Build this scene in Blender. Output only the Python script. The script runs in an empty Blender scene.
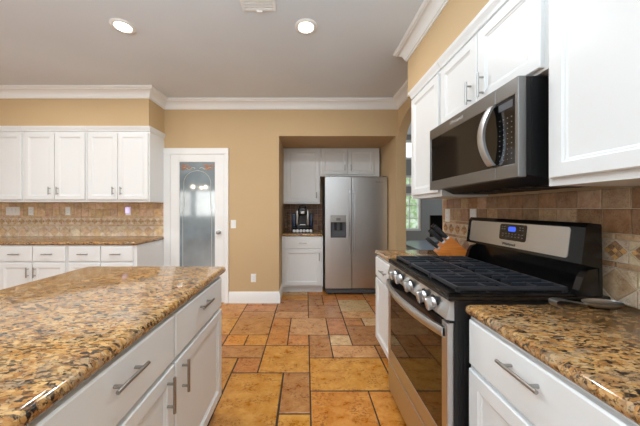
import bpy, bmesh, math, random
from mathutils import Vector, Matrix

scene = bpy.context.scene
C = scene.collection
PI = math.pi

# ------------------------------------------------------------------ camera
cam_d = bpy.data.cameras.new('camera')
cam = bpy.data.objects.new('camera', cam_d)
C.objects.link(cam)
cam.location = (0, 0, 1.30)
cam.rotation_euler = (PI / 2, 0, 0)
cam_d.sensor_width = 36.0
cam_d.lens = 36.0 * 258 / 640
cam_d.shift_x = 14 / 640
cam_d.shift_y = -4 / 640
cam_d.clip_start = 0.02
scene.camera = cam

# ------------------------------------------------------------------ colour management, world
scene.view_settings.view_transform = 'Standard'
scene.view_settings.look = 'None'
scene.view_settings.gamma = 1.0
scene.view_settings.use_curve_mapping = False
scene.view_settings.exposure = 0.08

world = bpy.data.worlds.new('world')
scene.world = world
world.use_nodes = True
wbg = world.node_tree.nodes['Background']
wbg.inputs['Color'].default_value = (0.86, 0.93, 1.0, 1)
wbg.inputs['Strength'].default_value = 1.6


def area_light(name, loc, rot, sx, sy, power, col=(1, 1, 1)):
    d = bpy.data.lights.new(name, 'AREA')
    d.shape = 'RECTANGLE'
    d.size, d.size_y = sx, sy
    d.energy = power
    d.color = col
    o = bpy.data.objects.new(name, d)
    C.objects.link(o)
    o.location = loc
    o.rotation_euler = rot
    return o


# daylight entering by the windows of the rear and left walls
area_light('rear_window_daylight', (-0.2, -4.05, 1.40), (PI / 2, 0, PI), 2.5, 1.9, 58, (0.86, 0.95, 1.0))
area_light('rear_window_daylight', (-4.0, -4.05, 1.55), (PI / 2, 0, PI), 1.7, 1.1, 26, (0.86, 0.95, 1.0))
area_light('left_window_daylight', (-6.35, -0.6, 1.50), (PI / 2, 0, -PI / 2), 2.6, 1.7, 6, (0.86, 0.95, 1.0))
area_light('nook_window_daylight', (3.9, 3.4, 1.6), (PI / 2, 0, PI / 2), 2.0, 1.4, 22, (0.90, 0.97, 1.0))
# added upward fill light behind the camera, brightening the ceiling and room
area_light('ceiling_fill_light', (-0.75, -0.7, 1.95), (PI, 0, 0), 2.8, 2.4, 130, (0.71, 0.885, 1.0))

random.seed(7)


# ------------------------------------------------------------------ colours and materials
def lin(r, g, b):
    def f(c):
        c /= 255.0
        return c / 12.92 if c <= 0.04045 else ((c + 0.055) / 1.055) ** 2.4
    return (f(r), f(g), f(b), 1.0)


class N:
    """small node-tree helper"""
    def __init__(s, name):
        s.m = bpy.data.materials.new(name)
        s.m.use_nodes = True
        s.t = s.m.node_tree
        s.b = s.t.nodes['Principled BSDF']

    def n(s, typ, **kw):
        nd = s.t.nodes.new(typ)
        for k, v in kw.items():
            if k.startswith('i_'):
                nd.inputs[k[2:].replace('_', ' ')].default_value = v
            else:
                setattr(nd, k, v)
        return nd

    def l(s, a, b):
        s.t.links.new(a, b)

    def ramp(s, fac, stops, interp='LINEAR'):
        r = s.n('ShaderNodeValToRGB')
        r.color_ramp.interpolation = interp
        while len(r.color_ramp.elements) < len(stops):
            r.color_ramp.elements.new(0.5)
        for e, (p, c) in zip(r.color_ramp.elements, stops):
            e.position = p
            e.color = c
        s.l(fac, r.inputs['Fac'])
        return r.outputs['Color']

    def mix(s, fac, a, b, mode='MIX'):
        x = s.n('ShaderNodeMix', data_type='RGBA', blend_type=mode)
        for sock, v in ((x.inputs['Factor'], fac), (x.inputs['A'], a), (x.inputs['B'], b)):
            if hasattr(v, 'is_linked') or hasattr(v, 'links'):
                s.l(v, sock)
            else:
                sock.default_value = v
        return x.outputs['Result']

    def coords(s, scale=(1, 1, 1), rot=(0, 0, 0)):
        tc = s.n('ShaderNodeTexCoord')
        mp = s.n('ShaderNodeMapping')
        mp.inputs['Scale'].default_value = scale
        mp.inputs['Rotation'].default_value = rot
        s.l(tc.outputs['Object'], mp.inputs['Vector'])
        return mp.outputs['Vector']

    def noise(s, vec, scale, detail=3, rough=0.5, dist=0.0):
        x = s.n('ShaderNodeTexNoise')
        x.inputs['Scale'].default_value = scale
        x.inputs['Detail'].default_value = detail
        x.inputs['Roughness'].default_value = rough
        x.inputs['Distortion'].default_value = dist
        s.l(vec, x.inputs['Vector'])
        return x.outputs['Fac']

    def bump(s, h, strength, dist=0.002):
        x = s.n('ShaderNodeBump')
        x.inputs['Strength'].default_value = strength
        x.inputs['Distance'].default_value = dist
        s.l(h, x.inputs['Height'])
        s.l(x.outputs['Normal'], s.b.inputs['Normal'])


def plain(name, col, rough=0.5, metal=0.0, spec=0.5, bump=0, bscale=200, emit=None, estr=0):
    k = N(name)
    k.b.inputs['Base Color'].default_value = lin(*col)
    k.b.inputs['Roughness'].default_value = rough
    k.b.inputs['Metallic'].default_value = metal
    k.b.inputs['Specular IOR Level'].default_value = spec
    if bump:
        k.bump(k.noise(k.coords(), bscale, 2), bump)
    if emit:
        k.b.inputs['Emission Color'].default_value = lin(*emit)
        k.b.inputs['Emission Strength'].default_value = estr
    return k.m


def make_wall(name, col, bump=0.12, rough=0.75):
    k = N(name)
    v = k.coords()
    big = k.noise(v, 1.3, 2)
    c = lin(*col)
    d = tuple(x * 0.95 for x in c[:3]) + (1,)
    k.l(k.ramp(big, [(0.3, d), (0.7, c)]), k.b.inputs['Base Color'])
    k.b.inputs['Roughness'].default_value = rough
    k.bump(k.noise(v, 90, 3), bump, 0.003)
    return k.m


def make_granite():
    k = N('granite')
    v = k.coords((0.75, 1.5, 1.3), (0, 0, 0.5))
    n1 = k.noise(v, 26, 5, 0.6, 0.5)
    n2 = k.noise(v, 74, 4, 0.72, 0.3)
    n3 = k.noise(v, 9, 3, 0.5, 0.6)
    wv = k.n('ShaderNodeTexNoise')
    wv.inputs['Scale'].default_value = 30
    k.l(v, wv.inputs['Vector'])
    off = k.n('ShaderNodeVectorMath', operation='MULTIPLY_ADD')
    off.inputs[1].default_value = (.022, .022, .022)
    k.l(wv.outputs['Color'], off.inputs[0])
    k.l(v, off.inputs[2])
    vo = k.n('ShaderNodeTexVoronoi')
    vo.inputs['Scale'].default_value = 78
    k.l(off.outputs['Vector'], vo.inputs['Vector'])
    ve = k.n('ShaderNodeTexVoronoi', feature='DISTANCE_TO_EDGE')
    ve.inputs['Scale'].default_value = 78
    k.l(off.outputs['Vector'], ve.inputs['Vector'])
    sep = k.n('ShaderNodeSeparateColor')
    k.l(vo.outputs['Color'], sep.inputs['Color'])
    base = k.ramp(n1, [(0.32, lin(104, 64, 34)), (0.43, lin(156, 104, 58)), (0.52, lin(188, 138, 78)),
                       (0.62, lin(204, 162, 106)), (0.72, lin(176, 154, 120))])
    cell = k.ramp(sep.outputs['Red'], [(0.0, lin(126, 80, 42)), (0.3, lin(178, 126, 66)), (0.65, lin(208, 168, 114)), (1.0, lin(162, 150, 126))])
    base = k.mix(0.5, base, cell)
    gr = k.ramp(n3, [(0.56, (0, 0, 0, 1)), (0.66, (1, 1, 1, 1))])
    base = k.mix(k.mix(0.5, (0, 0, 0, 1), gr), base, lin(150, 136, 116))
    # dark grains: whole cells, cell borders and fine specks
    dc = k.ramp(sep.outputs['Green'], [(0.74, (0, 0, 0, 1)), (0.78, (1, 1, 1, 1))])
    n4 = k.noise(v, 19, 4, 0.7, 0.8)
    near = k.ramp(n4, [(0.42, (1, 1, 1, 1)), (0.56, (0, 0, 0, 1))])
    dcell = k.mix(1.0, dc, k.mix(0.35, near, (1, 1, 1, 1)), 'MULTIPLY')
    base = k.mix(dcell, base, lin(44, 36, 32))
    ed = k.ramp(ve.outputs['Distance'], [(0.02, (1, 1, 1, 1)), (0.10, (0, 0, 0, 1))])
    base = k.mix(k.mix(0.6, (0, 0, 0, 1), k.mix(1.0, ed, near, 'MULTIPLY')), base, lin(60, 42, 30))
    dk = k.ramp(n2, [(0.38, (1, 1, 1, 1)), (0.45, (0, 0, 0, 1))])
    base = k.mix(k.mix(0.85, (0, 0, 0, 1), dk), base, lin(38, 30, 26))
    k.l(base, k.b.inputs['Base Color'])
    k.b.inputs['Roughness'].default_value = 0.09
    k.b.inputs['Specular IOR Level'].default_value = 0.7
    return k.m


def make_tile(name, pit=0.5, rough=0.35, scale=1.0, vein=0.5, bump=0.25):
    """stone tile: the tile's own tint (a colour attribute), mottled and pitted"""
    k = N(name)
    at = k.n('ShaderNodeAttribute', attribute_name='tint')
    v = k.coords((scale, scale * 1.25, scale))
    n1 = k.noise(v, 10, 7, 0.68, 0.25)
    n2 = k.noise(v, 46, 5, 0.75, 0.1)
    n3 = k.noise(v, 70, 3, 0.6)
    dark = k.mix(1.0, at.outputs['Color'], lin(206, 176, 146), 'MULTIPLY')
    light = k.mix(0.22, at.outputs['Color'], lin(236, 206, 160))
    f = k.ramp(n1, [(0.34, (0, 0, 0, 1)), (0.66, (1, 1, 1, 1))])
    c = k.mix(f, dark, light)
    c = k.mix(1 - vein, c, at.outputs['Color'])
    p = k.ramp(n2, [(0.42, (1, 1, 1, 1)), (0.50, (0, 0, 0, 1))])
    pz = k.ramp(k.noise(v, 7, 3, 0.6), [(0.46, (0, 0, 0, 1)), (0.58, (1, 1, 1, 1))])
    p = k.mix(1.0, p, k.mix(0.12, pz, (1, 1, 1, 1)), 'MULTIPLY')
    c2 = k.mix(1.0, c, lin(150, 116, 84), 'MULTIPLY')
    c = k.mix(k.mix(pit, (0, 0, 0, 1), p), c, c2)
    k.l(c, k.b.inputs['Base Color'])
    k.l(k.ramp(n1, [(0.3, (rough * .7,) * 3 + (1,)), (0.7, (rough * 1.2,) * 3 + (1,))]), k.b.inputs['Roughness'])
    k.bump(n2, bump, 0.003)
    return k.m


def make_steel(name, col=(190, 190, 188), rough=0.28, axis=(1, 60, 60)):
    k = N(name)
    v = k.coords(axis)
    n = k.noise(v, 5, 2, 0.5)
    c = lin(*col)
    k.l(k.ramp(n, [(0.3, tuple(x * .97 for x in c[:3]) + (1,)), (0.7, c)]), k.b.inputs['Base Color'])
    k.b.inputs['Metallic'].default_value = 1.0
    k.b.inputs['Roughness'].default_value = rough
    return k.m


def make_wood(name, a, b):
    k = N(name)
    v = k.coords((1, 14, 14))
    n = k.noise(v, 6, 4, 0.6, 0.6)
    k.l(k.ramp(n, [(0.3, lin(*a)), (0.7, lin(*b))]), k.b.inputs['Base Color'])
    k.b.inputs['Roughness'].default_value = 0.35
    return k.m


def make_etched():
    k = N('etched_glass')
    v = k.coords()
    n = k.noise(v, 5, 3)
    k.l(k.ramp(n, [(0.3, lin(112, 126, 134)), (0.7, lin(132, 146, 152))]), k.b.inputs['Base Color'])
    k.b.inputs['Roughness'].default_value = 0.06
    k.b.inputs['IOR'].default_value = 1.9
    k.b.inputs['Specular IOR Level'].default_value = 0.6
    return k.m


def make_leaves():
    k = N('leaves')
    n = k.noise(k.coords(), 7, 5, 0.7)
    k.l(k.ramp(n, [(0.3, lin(90, 130, 70)), (0.48, lin(180, 212, 150)), (0.62, lin(240, 248, 232))]), k.b.inputs['Base Color'])  # near-white tints put the outdoor glare into the leaf colour
    k.b.inputs['Roughness'].default_value = 0.8
    return k.m


M = dict(
    wall=make_wall('wall_paint_tan', (203, 174, 132)),
    ceil=make_wall('ceiling_paint', (224, 231, 238), 0.25, 0.85),
    wall_pale=make_wall('wall_paint_pale', (226, 223, 217)),
    trim=plain('trim_paint', (240, 240, 238), 0.35),
    cab=plain('cabinet_paint', (230, 231, 230), 0.32, bump=0.03, bscale=60),
    granite=make_granite(),
    grout_floor=plain('floor_grout', (64, 48, 34), 0.9, bump=0.3),
    tile_floor=make_tile('floor_tile', 0.75, 0.34, 1.0, 0.75),
    grout=plain('wall_grout', (206, 192, 170), 0.9),
    tile=make_tile('wall_tile', 0.5, 0.45, 2.4, 0.7),
    nickel=make_steel('brushed_nickel', (168, 166, 162), 0.3),
    steel=make_steel('stainless_steel', (206, 207, 208), 0.33, (60, 60, 1)),
    steel_h=make_steel('stainless_steel_horizontal', (205, 205, 204), 0.33, (60, 1, 60)),
    steel_dark=make_steel('dark_stainless', (146, 146, 145), 0.36, (60, 1, 60)),
    chrome=plain('chrome', (214, 216, 218), 0.3, 1.0),
    black=plain('black_enamel', (14, 14, 15), 0.18),
    black_matte=plain('black_plastic', (22, 22, 23), 0.45),
    iron=plain('cast_iron', (46, 49, 55), 0.30, spec=0.6),
    glass_black=plain('black_glass', (14, 14, 15), 0.08, spec=0.5),
    glass_oven=plain('oven_glass', (26, 16, 9), 0.04, spec=0.9),
    grey_plastic=plain('grey_plastic', (84, 86, 90), 0.4),
    dark_grey=plain('dark_grey_metal', (58, 58, 60), 0.4, 0.3),
    white_plastic=plain('white_plastic', (238, 237, 232), 0.35),
    etched=make_etched(),
    etch_line=plain('frosted_etching', (196, 196, 188), 0.5),
    etch_grape=plain('amber_etching', (172, 112, 66), 0.5),
    wood=make_wood('block_wood', (206, 112, 36), (232, 146, 62)),
    blue_tank=plain('tinted_tank', (34, 48, 74), 0.12),
    screen=plain('lit_display', (40, 70, 160), 0.2, emit=(70, 110, 255), estr=0.7),
    lamp=plain('lamp_lens', (255, 255, 255), 0.4, emit=(255, 247, 235), estr=9.0),
    bulb=plain('bulb_glass', (255, 245, 225), 0.4, emit=(255, 236, 205), estr=40.0),
    violet=plain('night_light_lens', (225, 215, 250), 0.4, emit=(215, 200, 255), estr=0.7),
    nook_wall=make_wall('nook_paint_grey', (150, 154, 156)),
    nook_top=plain('nook_table_top', (142, 158, 176), 0.25),
    leaves=make_leaves(),
    blind=plain('blind_slats', (240, 238, 232), 0.6, emit=(255, 253, 248), estr=3.0),  # slats glow in place of daylight shining through them
    badge=plain('badge_metal', (225, 225, 225), 0.25, 0.6),
    marking=plain('panel_marking', (112, 112, 112), 0.5),
    burner=plain('burner_cap', (18, 18, 18), 0.5),
    wire=plain('bronze_wire', (70, 50, 36), 0.35, 0.7),
    pod=plain('pod_foil', (205, 205, 205), 0.35, 0.5),
)
glass = N('clear_glass')
glass.b.inputs['Base Color'].default_value = (1, 1, 1, 1)
glass.b.inputs['Roughness'].default_value = 0.0
glass.b.inputs['Transmission Weight'].default_value = 1.0
glass.b.inputs['IOR'].default_value = 1.05
M['glass'] = glass.m


# ------------------------------------------------------------------ mesh helpers
class MB:
    def __init__(s):
        s.bm = bmesh.new()

    def box(s, x0, x1, y0, y1, z0, z1, bev=0.0, seg=2):
        vs = [s.bm.verts.new((x, y, z)) for x in (x0, x1) for y in (y0, y1) for z in (z0, z1)]
        fs = []
        for q in ((0, 1, 3, 2), (4, 6, 7, 5), (0, 4, 5, 1), (2, 3, 7, 6), (0, 2, 6, 4), (1, 5, 7, 3)):
            fs.append(s.bm.faces.new([vs[i] for i in q]))
        if bev > 0:
            es = list({e for f in fs for e in f.edges})
            bmesh.ops.bevel(s.bm, geom=es, offset=bev, segments=seg, affect='EDGES', profile=0.5)
        return s

    def loops(s, rings, cap0=True, cap1=True, closed=True):
        """bridge rings of equal vertex count"""
        R = [[s.bm.verts.new(p) for p in r] for r in rings]
        n = len(R[0])
        for a, b in zip(R, R[1:]):
            for i in range(n if closed else n - 1):
                j = (i + 1) % n
                s.bm.faces.new((a[i], a[j], b[j], b[i]))
        if cap0:
            s.bm.faces.new(list(reversed(R[0])))
        if cap1:
            s.bm.faces.new(R[-1])
        return R

    def panel(s, x0, x1, z0, z1, prof):
        """nested rectangles facing -y: prof = [(inset, y), ...]"""
        rings = []
        for ins, y in prof:
            rings.append([(x0 + ins, y, z0 + ins), (x1 - ins, y, z0 + ins), (x1 - ins, y, z1 - ins), (x0 + ins, y, z1 - ins)])
        s.loops(rings)
        return s

    def tube(s, pts, r, seg=10, caps=True, rr=None, sq=1.0):
        pts = [Vector(p) for p in pts]
        t0 = (pts[1] - pts[0]).normalized()
        up = Vector((0, 0, 1)) if abs(t0.z) < 0.9 else Vector((1, 0, 0))
        u = t0.cross(up).normalized()
        rings = []
        for i, p in enumerate(pts):
            if i == 0:
                t = t0
            elif i == len(pts) - 1:
                t = (pts[i] - pts[i - 1]).normalized()
            else:
                t = (pts[i + 1] - pts[i - 1]).normalized()
            u = (u - t * u.dot(t)).normalized()
            w = t.cross(u)
            q = rr[i] if rr else r
            rings.append([p + u * math.cos(2 * PI * k / seg) * q + w * math.sin(2 * PI * k / seg) * q * sq for k in range(seg)])
        s.loops(rings, caps, caps)
        return s

    def cyl(s, p, q, r, seg=16, r2=None):
        return s.tube([p, q], r, seg, rr=[r, r if r2 is None else r2])

    def lathe(s, prof, axis='z', c=(0, 0, 0), seg=24, caps=True):
        rings = []
        for r, h in prof:
            ring = []
            for k in range(seg):
                a, b = r * math.cos(2 * PI * k / seg), r * math.sin(2 * PI * k / seg)
                p = {'z': (a, b, h), 'x': (h, a, b), 'y': (b, h, a)}[axis]
                ring.append((p[0] + c[0], p[1] + c[1], p[2] + c[2]))
            rings.append(ring)
        s.loops(rings, caps, caps)
        return s

    def prism(s, poly, y0, y1, axis='y'):
        """polygon (a,b) extruded along axis"""
        def pt(a, b, t):
            return {'y': (a, t, b), 'x': (t, a, b), 'z': (a, b, t)}[axis]
        s.loops([[pt(a, b, y0) for a, b in poly], [pt(a, b, y1) for a, b in poly]])
        return s

    def build(s, name, mat, parent=None, loc=None, world=False, smooth=None, props=None):
        bm = s.bm
        off = None
        if parent is not None and world:
            off = Vector(parent['_loc'])
        elif parent is None and loc is not None:
            off = Vector(loc)
        if off is not None:
            bmesh.ops.translate(bm, verts=bm.verts, vec=-off)
        bmesh.ops.recalc_face_normals(bm, faces=bm.faces)
        me = bpy.data.meshes.new(name)
        bm.to_mesh(me)
        bm.free()
        for m in (mat if isinstance(mat, (list, tuple)) else [mat]):
            me.materials.append(m)
        if smooth:
            for p in me.polygons:
                p.use_smooth = True
            me.set_sharp_from_angle(angle=math.radians(smooth))
        o = bpy.data.objects.new(name, me)
        C.objects.link(o)
        if parent is not None:
            o.parent = parent
        elif loc is not None:
            o.location = loc
        return o


def tag(o, label, cat, group=None):
    o['label'] = label
    o['category'] = cat
    if group:
        o['group'] = group
    return o


def thing(name, loc, label, cat, rz=0, group=None):
    o = bpy.data.objects.new(name, None)
    C.objects.link(o)
    o.empty_display_size = 0.05
    o.location = loc
    o.rotation_euler = (0, 0, rz)
    o['_loc'] = list(loc)
    return tag(o, label, cat, group)


def struct(o, parent_label=None):
    o['kind'] = 'structure'
    return o


def dup(root, loc, label=None, rz=None):
    r = root.copy()
    C.objects.link(r)
    r.location = loc
    r['_loc'] = list(loc)
    if rz is not None:
        r.rotation_euler = (0, 0, rz)
    if label:
        r['label'] = label
    for ch in list(root.children):
        c = ch.copy()
        C.objects.link(c)
        c.parent = r
        for g in list(ch.children):
            d = g.copy()
            C.objects.link(d)
            d.parent = c
    return r


def text_part(body, size, parent, loc, rot, mat, name='brand_badge'):
    cu = bpy.data.curves.new(name, 'FONT')
    cu.body = body
    cu.size = size
    cu.extrude = 0.0006
    cu.align_x = 'CENTER'
    cu.align_y = 'CENTER'
    cu.materials.append(mat)
    tmp = bpy.data.objects.new('tmp_text', cu)
    C.objects.link(tmp)
    bpy.context.view_layer.update()
    me = bpy.data.meshes.new_from_object(tmp.evaluated_get(bpy.context.evaluated_depsgraph_get()))
    bpy.data.objects.remove(tmp)
    bpy.data.curves.remove(cu)
    me.name = name
    if not me.materials:
        me.materials.append(mat)
    o = bpy.data.objects.new(name, me)
    C.objects.link(o)
    o.parent = parent
    o.location = loc
    o.rotation_euler = rot
    return o


# ------------------------------------------------------------------ key dimensions
XR = 1.27           # right wall
YB = 3.57           # back wall
ZC = 2.80           # ceiling
XL = -6.5           # left wall of the room
YR = -4.2           # rear wall
AX0, AX1, AYB, AZ = -0.375, 1.245, 4.62, 2.31    # alcove
OY0, OY1 = 2.40, 3.57                             # opening in the right wall
ZT = 0.92           # worktop height

# ------------------------------------------------------------------ floor
UX, UY, X0, Y0 = 0.2075, 0.2055, 0.030, 1.640
OCH = (206, 138, 30); ORG = (212, 132, 14); BRN = (180, 118, 54); YEL = (212, 146, 42); TAN = (208, 152, 96); LGT = (214, 178, 130); RUS = (196, 122, 46)
fixed = [  # i0, j0, w, h, colour (grid cells)
    (0, 1, 3, 2, OCH), (0, -1, 2, 2, ORG), (2, -1, 2, 2, ORG), (0, 3, 1, 2, BRN), (1, 3, 2, 1, TAN), (1, 4, 1, 1, LGT),
    (2, 4, 2, 2, BRN), (-2, 2, 2, 2, YEL), (-1, 0, 1, 2, BRN), (-1, -1, 1, 1, YEL), (-3, -1, 2, 3, OCH), (-3, 2, 1, 1, RUS),
    (-4, 3, 2, 1, BRN), (-3, 4, 1, 1, YEL), (-4, 4, 1, 1, ORG), (-2, 4, 1, 2, RUS), (-1, 4, 1, 1, RUS), (-4, 5, 2, 3, BRN),
    (-2, 6, 1, 1, RUS), (-1, 5, 2, 2, TAN), (1, 5, 1, 2, RUS), (-2, 7, 2, 1, TAN), (0, 7, 2, 2, BRN), (-5, 1, 2, 2, OCH),
    (2, 6, 1, 1, RUS), (-5, 5, 1, 2, YEL), (-5, 3, 1, 1, RUS), (3, 3, 1, 1, BRN), (2, 7, 2, 1, TAN), (-4, 8, 2, 1, RUS), (-2, 8, 2, 2, BRN),
]
I0, I1, J0, J1 = -32, 22, -29, 18
occ = {}
tiles = []


def put(i, j, w, h, col):
    for a in range(i, i + w):
        for b in range(j, j + h):
            occ[(a, b)] = 1
    tiles.append((i, j, w, h, col))


for t in fixed:
    put(*t)
rng = random.Random(11)
pal = [OCH, ORG, BRN, YEL, TAN, RUS, RUS, BRN, LGT]
for j in range(J0, J1):
    for i in range(I0, I1):
        if (i, j) in occ:
            continue
        sz = [(2, 3), (3, 2), (2, 2), (2, 2), (1, 2), (2, 1), (1, 1)]
        rng.shuffle(sz)
        for w, h in sz + [(1, 1)]:
            if all((a, b) not in occ and a < I1 and b < J1 for a in range(i, i + w) for b in range(j, j + h)):
                put(i, j, w, h, rng.choice(pal))
                break


def tinted(o, cols):
    """write one tint per polygon"""
    me = o.data
    at = me.color_attributes.new('tint', 'FLOAT_COLOR', 'CORNER')
    for p, c in zip(me.polygons, cols):
        for li in p.loop_indices:
            at.data[li].color = c
    return o


class TileMesh:
    """grout bed plus stone tiles, one mesh; mapping turns (u, v, height) into world"""
    def __init__(s, mapping):
        s.v, s.f, s.c, s.mi = [], [], [], []
        s.map = mapping

    def poly(s, pts, h0, h1, bev, col):
        n = len(pts)
        cx = sum(p[0] for p in pts) / n
        cy = sum(p[1] for p in pts) / n
        b = len(s.v)
        for k in range(3):
            for p in pts:
                if k == 2:
                    d = math.hypot(p[0] - cx, p[1] - cy)
                    t = max(0.0, 1 - bev * 1.414 / d)
                    q = (cx + (p[0] - cx) * t, cy + (p[1] - cy) * t)
                else:
                    q = p
                s.v.append(s.map(q[0], q[1], (h0, h1 - bev * 0.6, h1)[k]))
        for k in range(2):
            for i in range(n):
                j = (i + 1) % n
                s.f.append((b + k * n + i, b + k * n + j, b + (k + 1) * n + j, b + (k + 1) * n + i))
        s.f.append(tuple(b + 2 * n + i for i in range(n)))
        for _ in range(2 * n + 1):
            s.c.append(col)
            s.mi.append(1)

    def rect(s, u0, u1, v0, v1, h0, h1, bev, col, jit=0.0, r=random):
        J = lambda: r.uniform(-jit, jit)
        s.poly([(u0 + J(), v0 + J()), (u1 + J(), v0 + J()), (u1 + J(), v1 + J()), (u0 + J(), v1 + J())], h0, h1, bev, col)

    def bed(s, u0, u1, v0, v1, h0, h1):
        b = len(s.v)
        for h in (h0, h1):
            for p in ((u0, v0), (u1, v0), (u1, v1), (u0, v1)):
                s.v.append(s.map(p[0], p[1], h))
        for q in ((0, 1, 2, 3), (4, 5, 6, 7), (0, 1, 5, 4), (1, 2, 6, 5), (2, 3, 7, 6), (3, 0, 4, 7)):
            s.f.append(tuple(b + i for i in q))
            s.c.append((1, 1, 1, 1))
            s.mi.append(0)

    def build(s, name, grout, tile):
        me = bpy.data.meshes.new(name)
        me.from_pydata(s.v, [], s.f)
        me.materials.append(grout)
        me.materials.append(tile)
        for p, m in zip(me.polygons, s.mi):
            p.material_index = m
        o = bpy.data.objects.new(name, me)
        C.objects.link(o)
        tinted(o, s.c)
        bm = bmesh.new()
        bm.from_mesh(me)
        bmesh.ops.recalc_face_normals(bm, faces=bm.faces)
        bm.to_mesh(me)
        bm.free()
        return o


def vary(col, r, a=0.12):
    c = lin(*col)
    k = 1 + r.uniform(-a, a)
    return (c[0] * k, c[1] * k * (1 + r.uniform(-.05, .05)), c[2] * k * (1 + r.uniform(-.12, .12)), 1)


fl = TileMesh(lambda u, v, h: (u, v, h))
fl.bed(XL - 0.1, 5.0, YR - 0.1, 5.2, -0.06, -0.003)
for (i, j, w, h, col) in tiles:
    g = 0.006
    fl.rect(X0 + i * UX + g, X0 + (i + w) * UX - g, Y0 + j * UY + g, Y0 + (j + h) * UY - g, -0.01, 0.0, 0.003, vary(col, rng, 0.1), 0.002, rng)
struct(fl.build('floor', M['grout_floor'], M['tile_floor']))

# ------------------------------------------------------------------ walls and ceiling
struct(MB().box(XL - .1, 5.0, YR - .1, 5.3, ZC, ZC + .1).build('ceiling', M['ceil']))
w = MB()
w.box(XL - .1, AX0, YB, AYB + .12, 0, ZC)                      # left of the alcove
w.box(AX0, AX1, YB, AYB + .12, AZ, ZC)                         # above the alcove
w.box(AX0, AX1, AYB, AYB + .12, 0, AZ)                         # back of the alcove
w.box(AX1, AX1 + .14, YB, AYB + .12, 0, ZC)                    # right cheek
struct(w.build('wall_back', M['wall']))

# right wall with the arched opening
w = MB()
w.box(XR, XR + .12, YR, OY0, 0, ZC)
ym, hw = (OY0 + OY1) / 2, (OY1 - OY0) / 2
arch = [(OY0, ZC)] + [(ym - hw * math.cos(PI * k / 20), 2.25 + 0.305 * math.sin(PI * k / 20)) for k in range(21)] + [(OY1, ZC)]
w.prism(arch, XR, XR + .12, 'x')
struct(w.build('wall_right', M['wall']))

# soffits over the wall cabinets
SX = 0.945
struct(MB().box(SX, XR, YR, OY0, 2.335, ZC).build('wall_soffit_right', M['wall']))
LX1, LYS = -1.96, 3.235
struct(MB().box(XL, LX1, LYS - .02, YB, 2.335, ZC).build('wall_soffit_left', M['wall']))

# rear and left walls with window openings
def wall_with_holes(name, mapping, u0, u1, holes, mat):
    """holes = sorted [(a, b, z0, z1)]"""
    m = MB()
    def bx(a, b, z0, z1):
        if b - a > 1e-4 and z1 - z0 > 1e-4:
            m.box(*mapping(a, b), z0, z1)
    x = u0
    for a, b, z0, z1 in holes:
        bx(x, a, 0, ZC)
        bx(a, b, 0, z0)
        bx(a, b, z1, ZC)
        x = b
    bx(x, u1, 0, ZC)
    return struct(m.build(name, mat))


wall_with_holes('wall_rear', lambda a, b: (a, b, YR - .12, YR), XL, XR + .12,
                [(-5.9, -5.0, .95, 2.1), (-4.85, -3.15, .95, 2.1), (-1.5, 1.1, .45, 2.35)], M['wall_pale'])
wall_with_holes('wall_left', lambda a, b: (XL - .12, XL, a, b), YR - .12, YB + .12, [(-1.9, .7, .7, 2.35)], M['wall_pale'])


def window(name, u0, u1, z0, z1, plane, axis, nu, nz, glassm=None):
    """frame, muntins and panes in a wall; axis 'y' = wall across y"""
    def bx(m, a, b, c, d, t0, t1):
        if axis == 'y':
            m.box(a, b, plane + t0, plane + t1, c, d)
        else:
            m.box(plane + t0, plane + t1, a, b, c, d)
    f = MB()
    t = 0.045
    bx(f, u0, u0 + t, z0, z1, -.04, .04); bx(f, u1 - t, u1, z0, z1, -.04, .04)
    bx(f, u0 + t, u1 - t, z0, z0 + t, -.04, .04); bx(f, u0 + t, u1 - t, z1 - t, z1, -.04, .04)
    for k in range(1, nu):
        u = u0 + (u1 - u0) * k / nu
        bx(f, u - .01, u + .01, z0 + t, z1 - t, -.012, .012)
    for k in range(1, nz):
        z = z0 + (z1 - z0) * k / nz
        bx(f, u0 + t, u1 - t, z - .01, z + .01, -.0115, .0115)
    root = struct(f.build(name, M['trim']))
    p = MB()
    bx(p, u0 + t, u1 - t, z0 + t, z1 - t, -.003, .003)
    p.build('pane', glassm or M['glass'], root)
    return root


def blinds(root, u0, u1, z0, z1, y):
    b = MB()
    n = int((z1 - z0) / 0.05)
    for k in range(n):
        z = z0 + (k + .5) * (z1 - z0) / n
        b.loops([[(u0, y - .008, z - .024), (u1, y - .008, z - .024), (u1, y + .008, z + .022), (u0, y + .008, z + .022)],
                 [(u0, y - .006, z - .024), (u1, y - .006, z - .024), (u1, y + .010, z + .022), (u0, y + .010, z + .022)]])
    b.build('blind', M['blind'], root)


w1 = window('window_1', -5.9, -5.0, .95, 2.1, YR - .06, 'y', 2, 2)
blinds(w1, -5.85, -5.05, 1.0, 2.06, YR + .02)
w2 = window('window_2', -4.85, -3.15, .95, 2.1, YR - .06, 'y', 4, 2)
blinds(w2, -4.8, -3.2, 1.0, 2.06, YR + .02)
window('window_3', -1.5, 1.1, .45, 2.35, YR - .06, 'y', 2, 1)
window('window_4', -1.9, .7, .7, 2.35, XL - .06, 'x', 2, 1)

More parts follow.
